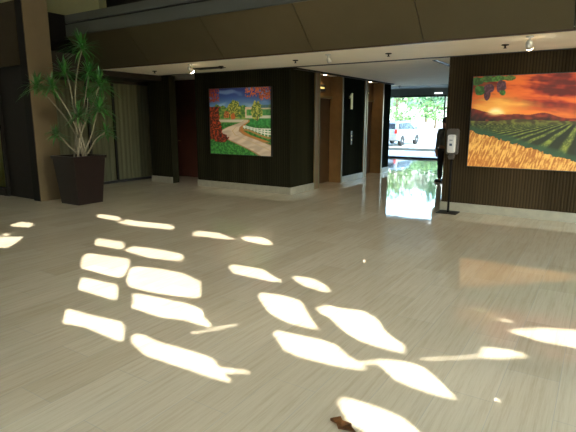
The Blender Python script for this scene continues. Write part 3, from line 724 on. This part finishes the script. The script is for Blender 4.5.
# ------------------------------------------------------------ person in the corridor
def skin(name, joints, edges, mat, parent, sub=2):
    me = bpy.data.meshes.new(name); me.from_pydata([j[0] for j in joints], edges, [])
    me.materials.append(mat)
    o = bpy.data.objects.new(name, me); C.objects.link(o)
    if parent: o.parent = parent
    me.skin_vertices.new() if hasattr(me.skin_vertices, 'new') and not me.skin_vertices else None
    md = o.modifiers.new('skin', 'SKIN'); md.use_smooth_shade = True
    if not me.skin_vertices:
        bmx = bmesh.new(); bmx.from_mesh(me); bmx.verts.layers.skin.verify(); bmx.to_mesh(me); bmx.free()
    for i, j in enumerate(joints):
        r = j[1]; me.skin_vertices[0].data[i].radius = r if isinstance(r, tuple) else (r, r)
        me.skin_vertices[0].data[i].use_root = (i == 0)
    s = o.modifiers.new('sub', 'SUBSURF'); s.levels = sub; s.render_levels = sub
    return o
def person():
    # back to the lobby, looking out, standing with arms at the sides; origin at the feet
    p = empty('person', (2.13, 4.0, 0), R(238))
    def hand(js, es, w, side):
        # palm and five bent fingers added as branches from the wrist index w
        base = Vector(js[w][0]); pi = len(js)
        palm = base+Vector((0, .012, -.055)); js.append((tuple(palm), (.016, .034))); es.append((w, pi))
        for k, (oy, ln) in enumerate(((-.030, .060), (-.010, .072), (.010, .068), (.028, .052))):
            a = palm+Vector((0, oy, -.028)); b = a+Vector((-side*.006, 0, -ln*.5)); c = b+Vector((-side*.016, 0, -ln*.5))
            i0 = len(js); js += [(tuple(a), .010), (tuple(b), .0085), (tuple(c), .007)]; es += [(pi, i0), (i0, i0+1), (i0+1, i0+2)]
        a = base+Vector((0, -.042, -.035)); b = a+Vector((-side*.008, -.012, -.035)); i0 = len(js)
        js += [(tuple(a), .010), (tuple(b), .008)]; es += [(w, i0), (i0, i0+1)]
    js = [((0, 0, .88), (.13, .10)), ((0, 0, 1.02), (.115, .09)), ((0, -.01, 1.18), (.13, .10)), ((0, 0, 1.31), (.12, .085)), ((0, .005, 1.37), (.055, .055)), ((0, 0, 1.43), (.048, .05)),
          ((0, -.012, 1.49), (.066, .078)), ((0, -.008, 1.56), (.072, .090)), ((0, 0, 1.615), (.055, .07))]
    es = [(0, 1), (1, 2), (2, 3), (3, 4), (4, 5), (5, 6), (6, 7), (7, 8)]
    for s in (-1, 1):
        i = len(js)
        js += [((s*.16, 0, 1.325), .05), ((s*.205, .01, 1.20), .046), ((s*.225, .02, 1.04), .038), ((s*.225, -.015, .90), .032), ((s*.222, -.03, .80), (.022, .028))]
        es += [(3, i), (i, i+1), (i+1, i+2), (i+2, i+3), (i+3, i+4)]
        hand(js, es, i+4, s)
        i = len(js)
        js += [((s*.085, 0, .80), .082), ((s*.092, -.005, .62), .066), ((s*.095, -.005, .45), .052), ((s*.097, .012, .30), .052), ((s*.1, .02, .09), .036), ((s*.102, -.0, .04), (.036, .034)), ((s*.105, -.12, .028), (.036, .022))]
        es += [(0, i)]+[(i+k, i+k+1) for k in range(6)]
    body = skin('body', js, es, M['skin'], p)
    # face
    for s in (-1, 1):
        bm = bmesh.new(); bmesh.ops.create_uvsphere(bm, u_segments=10, v_segments=8, radius=.011, matrix=Matrix.Translation((s*.03, -.086, 1.545))); obj('eye', bm, M['hair'], body, True)
        bm = bmesh.new(); bmesh.ops.create_uvsphere(bm, u_segments=10, v_segments=8, radius=1, matrix=Matrix.Translation((s*.078, .006, 1.53)) @ Matrix.Diagonal((.01, .02, .032, 1))); obj('ear', bm, M['skin'], body, True)
    bm = bmesh.new(); ring_loft(bm, [[(-.006, -.088, 1.545), (.006, -.088, 1.545), (0, -.096, 1.548)], [(-.014, -.090, 1.508), (.014, -.090, 1.508), (0, -.122, 1.510)]]); obj('nose', bm, M['skin'], body, True)
    bx('mouth', (-.024, .024, -.094, -.084, 1.478, 1.486), simple('lips', (120, 66, 56), .5), body, .003)
    bm = bmesh.new(); bmesh.ops.create_uvsphere(bm, u_segments=20, v_segments=14, radius=1, matrix=Matrix.Translation((0, .012, 1.572)) @ Matrix.Diagonal((.087, .104, .092, 1)))
    for v in list(bm.verts):
        if v.co.y < -.035 and v.co.z < 1.59: v.co.y = -.04+.1*(v.co.y+.035)
        if v.co.z < 1.53: v.co.x *= .93
    obj('hair', bm, M['hair'], p, True)
    jj = [((0, 0, .84), (.155, .125)), ((0, 0, 1.02), (.138, .115)), ((0, -.01, 1.18), (.148, .12)), ((0, 0, 1.31), (.135, .10)), ((0, .004, 1.36), (.075, .07))]
    je = [(0, 1), (1, 2), (2, 3), (3, 4)]
    for s in (-1, 1):
        i = len(jj); jj += [((s*.16, 0, 1.325), .066), ((s*.205, .01, 1.20), .062), ((s*.225, .02, 1.04), .054), ((s*.225, -.012, .90), .047), ((s*.223, -.025, .83), .043)]
        je += [(3, i), (i, i+1), (i+1, i+2), (i+2, i+3), (i+3, i+4)]
    skin('jacket', jj, je, M['jacket'], p)
    tj = [((0, 0, .88), (.15, .12))]; te = []
    for s in (-1, 1):
        i = len(tj); tj += [((s*.085, 0, .80), .10), ((s*.092, -.005, .62), .084), ((s*.095, -.003, .45), .072), ((s*.097, .008, .28), .066), ((s*.1, .012, .08), .058)]
        te += [(0, i)]+[(i+k, i+k+1) for k in range(4)]
    skin('trousers', tj, te, M['trousers'], p)
    for s in (-1, 1):
        bm = bmesh.new()
        ring_loft(bm, [[(s*.103+.046*math.cos(a)*w, -.045+.125*math.sin(a)*l, z) for a in [2*math.pi*k/18 for k in range(18)]] for z, w, l in ((0, 1, 1), (.02, 1.02, 1.02), (.045, .95, .97), (.075, .8, .7))])
        obj('shoe', bm, M['shoe'], p, True)
    p['label'] = 'person in dark grey jacket and black trousers standing half behind the wood wall corner'; p['category'] = 'person'
person()

# ------------------------------------------------------------ outdoors
gm = bmesh.new()
prev = None
for y, z in ((11.12, -.02), (24.5, -.02), (34, .55), (50, 1.25), (95, 1.9)):
    a = gm.verts.new((-60, y, z)); b = gm.verts.new((60, y, z))
    if prev: gm.faces.new([prev[0], prev[1], b, a])
    prev = (a, b)
r_ = bmesh.ops.extrude_face_region(gm, geom=gm.faces[:]); 
for v in [x for x in r_['geom'] if isinstance(x, bmesh.types.BMVert)]: v.co.z -= .3
pk = obj('parking_lot', gm, M['asphalt']); pk['kind'] = 'structure'
gb = bx('ground_back', (-60, 60, -60, -11.3, -.3, -.02), M['asphalt']); gb['kind'] = 'structure'
kb = struct('kerb', (-30, 20, 16.4, 16.6, -.02, .11), M['stone'], bev=.02)

def suv():
    # heading +y, origin under the middle
    c = empty('car', (-5.75, 21.85, 0))
    prof = [(-2.28, .42), (-2.30, .72), (-2.24, 1.02), (-2.16, 1.12), (-1.98, 1.56), (-1.86, 1.66), (-.2, 1.70), (.35, 1.62), (1.02, 1.14), (1.95, 1.03), (2.22, .90), (2.30, .62), (2.26, .40)]
    arch = []
    for cy in (1.38, -1.38):
        for k in range(9):
            a = R(180*k/8); arch.append((cy+.40*math.cos(a), .34+.40*math.sin(a)-.02))
    pts = prof+[(1.85, .36)]+[q for q in arch[:9]]+[(0, .34)]+[q for q in arch[9:]]+[(-1.85, .36)]
    bm = bmesh.new(); prism(bm, pts, -.90, .90, 'YZ')
    for v in bm.verts:
        if v.co.z > 1.1: v.co.x *= 1-.20*min(1, (v.co.z-1.1)/.6)
        if abs(v.co.y) > 2.1: v.co.x *= .95
    body = obj('body', bm, M['carpaint'], c)
    def side_x(z): return .90*(1-.20*max(0, min(1, (z-1.1)/.6)))+.006
    for s in (-1, 1):
        for (a, b, e, f) in (((-1.80, 1.14), (-1.08, 1.14), (-1.08, 1.56), (-1.72, 1.54)), ((-1.02, 1.14), (-.22, 1.14), (-.22, 1.60), (-1.02, 1.57)), ((-.16, 1.14), (.82, 1.14), (.36, 1.55), (-.16, 1.60))):
            bm = bmesh.new(); v4 = []
            for (y, z) in (a, b, e, f): v4.append(bm.verts.new((s*side_x(z), y, z)))
            bm.faces.new(v4); bmesh.ops.solidify(bm, geom=bm.faces[:], thickness=.008); obj('side_window', bm, M['carglass'], c)
        bx('tail_light', (s*.80-.07, s*.80+.07, -2.325, -2.20, .86, 1.14), M['tail'], c, .01)
        bm = bmesh.new(); box(bm, s*1.0-.10*1, s*1.0+.08, .82, .94, 1.12, 1.26, .02); obj('wing_mirror', bm, M['carpaint'], c)
        bx('roof_rail', (s*.66-.015, s*.66+.015, -1.7, .1, 1.70, 1.735), M['steel'], c)
        for y in (-1.0, -.1): bx('door_handle', (s*.90-.012, s*.90+.02, y-.30, y-.16, 1.0, 1.03), M['bumper'], c)
        for cy in (-1.38, 1.38):
            bm = bmesh.new(); lathe(bm, [(.20, s*.70), (.33, s*.70), (.355, s*.73), (.355, s*.87), (.33, s*.90), (.22, s*.90)], (0, cy, .335), 28, 'X'); wh = obj('wheel', bm, M['tyre'], c, True)
            bm = bmesh.new(); lathe(bm, [(.22, s*.80), (.22, s*.895), (.17, s*.88), (.05, s*.905), (.02, s*.905)], (0, cy, .335), 20, 'X'); obj('rim', bm, M['rim'], wh, True)
    bm = bmesh.new(); v4 = [bm.verts.new(p) for p in ((-.70, -2.165, 1.16), (.70, -2.165, 1.16), (.62, -2.0, 1.54), (-.62, -2.0, 1.54))]; bm.faces.new(v4); bmesh.ops.solidify(bm, geom=bm.faces[:], thickness=-.03); obj('rear_window', bm, M['carglass'], c)
    bm = bmesh.new(); v4 = [bm.verts.new(p) for p in ((-.72, 1.02, 1.17), (.72, 1.02, 1.17), (.62, .40, 1.60), (-.62, .40, 1.60))]; bm.faces.new(v4); bmesh.ops.solidify(bm, geom=bm.faces[:], thickness=.02); obj('windscreen', bm, M['carglass'], c)
    bx('rear_bumper', (-.86, .86, -2.40, -2.2, .40, .66), M['bumper'], c, .03)
    bx('front_bumper', (-.86, .86, 2.2, 2.38, .38, .64), M['bumper'], c, .03)
    bx('number_plate', (-.26, .26, -2.34, -2.30, .74, .88), M['white'], c, .005)
    c.scale = (1, 1, .88)
    tag(c, 'silver-white four-door suv parked outside the glass doors', 'car')
suv()

def tree(loc, h, rad, mat, label, n=900, seed=1, trunk=True, cat='tree', name='tree', squash=1):
    r2 = random.Random(seed); t = empty(name, loc)
    bm = bmesh.new(); tube(bm, [(0, 0, 0), (.05, .03, h*.3), (0, 0, h*.55), (.05, 0, h*.8)], [.16*rad/2, .12*rad/2, .08*rad/2, .03*rad/2], 8)
    for k in range(5):
        a = 1.3*k; tube(bm, [(0, 0, h*(.35+.08*k)), (math.cos(a)*rad*.6, math.sin(a)*rad*.6, h*(.55+.08*k))], [.05*rad/2, .02*rad/2], 6)
    obj('trunk', bm, M['bark'], t, True)
    bm = bmesh.new()
    cl = [Vector((r2.gauss(0, .42)*rad, r2.gauss(0, .42)*rad, h*(.30+.70*r2.random())-.0)) for _ in range(16)]
    for q in range(n):
        c = r2.choice(cl); p = c+Vector((r2.gauss(0, 1), r2.gauss(0, 1), r2.gauss(0, 1)*squash))*rad*.26
        if p.z < .05: p.z = .05+r2.random()*.3
        s = .16*rad/2*r2.uniform(.6, 1.4)
        a = Vector((r2.gauss(0, 1), r2.gauss(0, 1), r2.gauss(0, 1))).normalized(); b = a.orthogonal().normalized(); c2 = a.cross(b)
        vs = [bm.verts.new(p+b*s), bm.verts.new(p+c2*s*.6), bm.verts.new(p-b*s), bm.verts.new(p-c2*s*.6)]
        bm.faces.new(vs)
    obj('crown', bm, mat, t)
    tag(t, label, cat); return t
tree((-12.8, 40.5, .85), 5.6, 1.9, M['foliage1'], 'bright green tree seen at the left side of the glass doors', 1600, 3)
tree((-12.6, 50, 1.25), 6.6, 2.2, M['foliage2'], 'mid green tree right of centre in the view through the glass doors', 1700, 5)
tree((-8.0, 38, .75), 2.4, 1.5, M['foliage1'], 'low rounded green shrub right of the car beyond the lot', 900, 11, cat='shrub', name='shrub', squash=.5)
tree((-10.6, 36, .65), 2.0, 1.2, M['foliage1'], 'low bright shrub just above the car roof, beyond the lot', 900, 12, cat='shrub', name='shrub', squash=.5)
bd = empty('building', (-13, 58, 1.3))
bx('wall', (-9, 12, 0, 6, 0, 6.5), M['bldg'], bd); bx('roof', (-9.4, 12.4, -.4, 6.4, 6.5, 6.9), M['bldg'], bd)
for k in range(6):
    x = -8+k*3.3
    f = bx('window', (x, x+2.0, -.06, .02, 2.0, 4.2), M['dark_trim'], bd); bx('glass', (x+.08, x+1.92, -.08, -.055, 2.08, 4.12), M['bldgglass'], f)
tag(bd, 'pale two-storey building with large windows behind the trees', 'building')

# ------------------------------------------------------------ light
wd = bpy.data.worlds.new('World'); S.world = wd; wd.use_nodes = True
nt = wd.node_tree; bg = nt.nodes['Background']
sky = nt.nodes.new('ShaderNodeTexSky'); sky.sky_type = 'NISHITA'; sky.sun_disc = False
sky.sun_elevation = SUN_EL; sky.sun_rotation = math.atan2(-HX, -HY); sky.air_density = 1.0; sky.dust_density = 1.0
nt.links.new(sky.outputs[0], bg.inputs[0]); bg.inputs[1].default_value = SKY = 1.3
sd = bpy.data.lights.new('sun', 'SUN'); sd.energy = 6.0; sd.angle = R(.25); sd.color = (1, .98, .93)
so = bpy.data.objects.new('sun', sd); C.objects.link(so)
dv = Vector((HX*math.cos(SUN_EL), HY*math.cos(SUN_EL), -math.sin(SUN_EL)))
so.rotation_euler = dv.to_track_quat('-Z', 'Y').to_euler(); so.location = (12, -20, 14)
def portal(name, loc, rot, sx, sy):
    l = bpy.data.lights.new(name, 'AREA'); l.shape = 'RECTANGLE'; l.size = sx; l.size_y = sy; l.cycles.is_portal = True
    o = bpy.data.objects.new(name, l); C.objects.link(o); o.location = loc; o.rotation_euler = rot
portal('window_portal', (10.1, -10.94, .8), (R(90), 0, 0), 10.2, 1.4)
portal('window_portal', (15.1, -3.55, 1.6), (0, R(90), 0), 3.0, 6.9)
portal('window_portal', (8.1, -2.46, 8.3), (R(-90), 0, 0), 14, 1.4)
struct('wall_back_lower_left', (-9, 5.0, -11.06, -11.0, 0, 1.6), M['wallpaint'])
portal('window_portal', (-.4, 11.0, 1.27), (R(-90), 0, 0), 8.6, 2.4)

# ------------------------------------------------------------ camera
F = 486.96
cam = bpy.data.cameras.new('camera'); cam.sensor_width = 36; cam.lens = F*36/576; cam.clip_start = .05; cam.clip_end = 500
co = bpy.data.objects.new('camera', cam); C.objects.link(co)
yaw, pitch, roll = -.5704, .1965, .0012
cy, sy, cp, spp = math.cos(yaw), math.sin(yaw), math.cos(pitch), math.sin(pitch)
f = Vector((sy*cp, cy*cp, -spp)); r = Vector((cy, -sy, 0)); u = r.cross(f)
r2_, u2_ = r*math.cos(roll)+u*math.sin(roll), u*math.cos(roll)-r*math.sin(roll)
mt = Matrix((r2_, u2_, -f)).transposed().to_4x4(); mt.translation = (5.5613, -8.7575, 1.6)
co.matrix_world = mt
S.camera = co
S.view_settings.view_transform = 'Standard'; S.view_settings.look = 'None'
S.view_settings.gamma = 1; S.view_settings.use_curve_mapping = False
S.view_settings.exposure = 1.6
S.cycles.max_bounces = 8; S.cycles.diffuse_bounces = 5; S.cycles.glossy_bounces = 4; S.cycles.transparent_max_bounces = 8
S.cycles.use_denoising = True
S.cycles.sample_clamp_indirect = 6
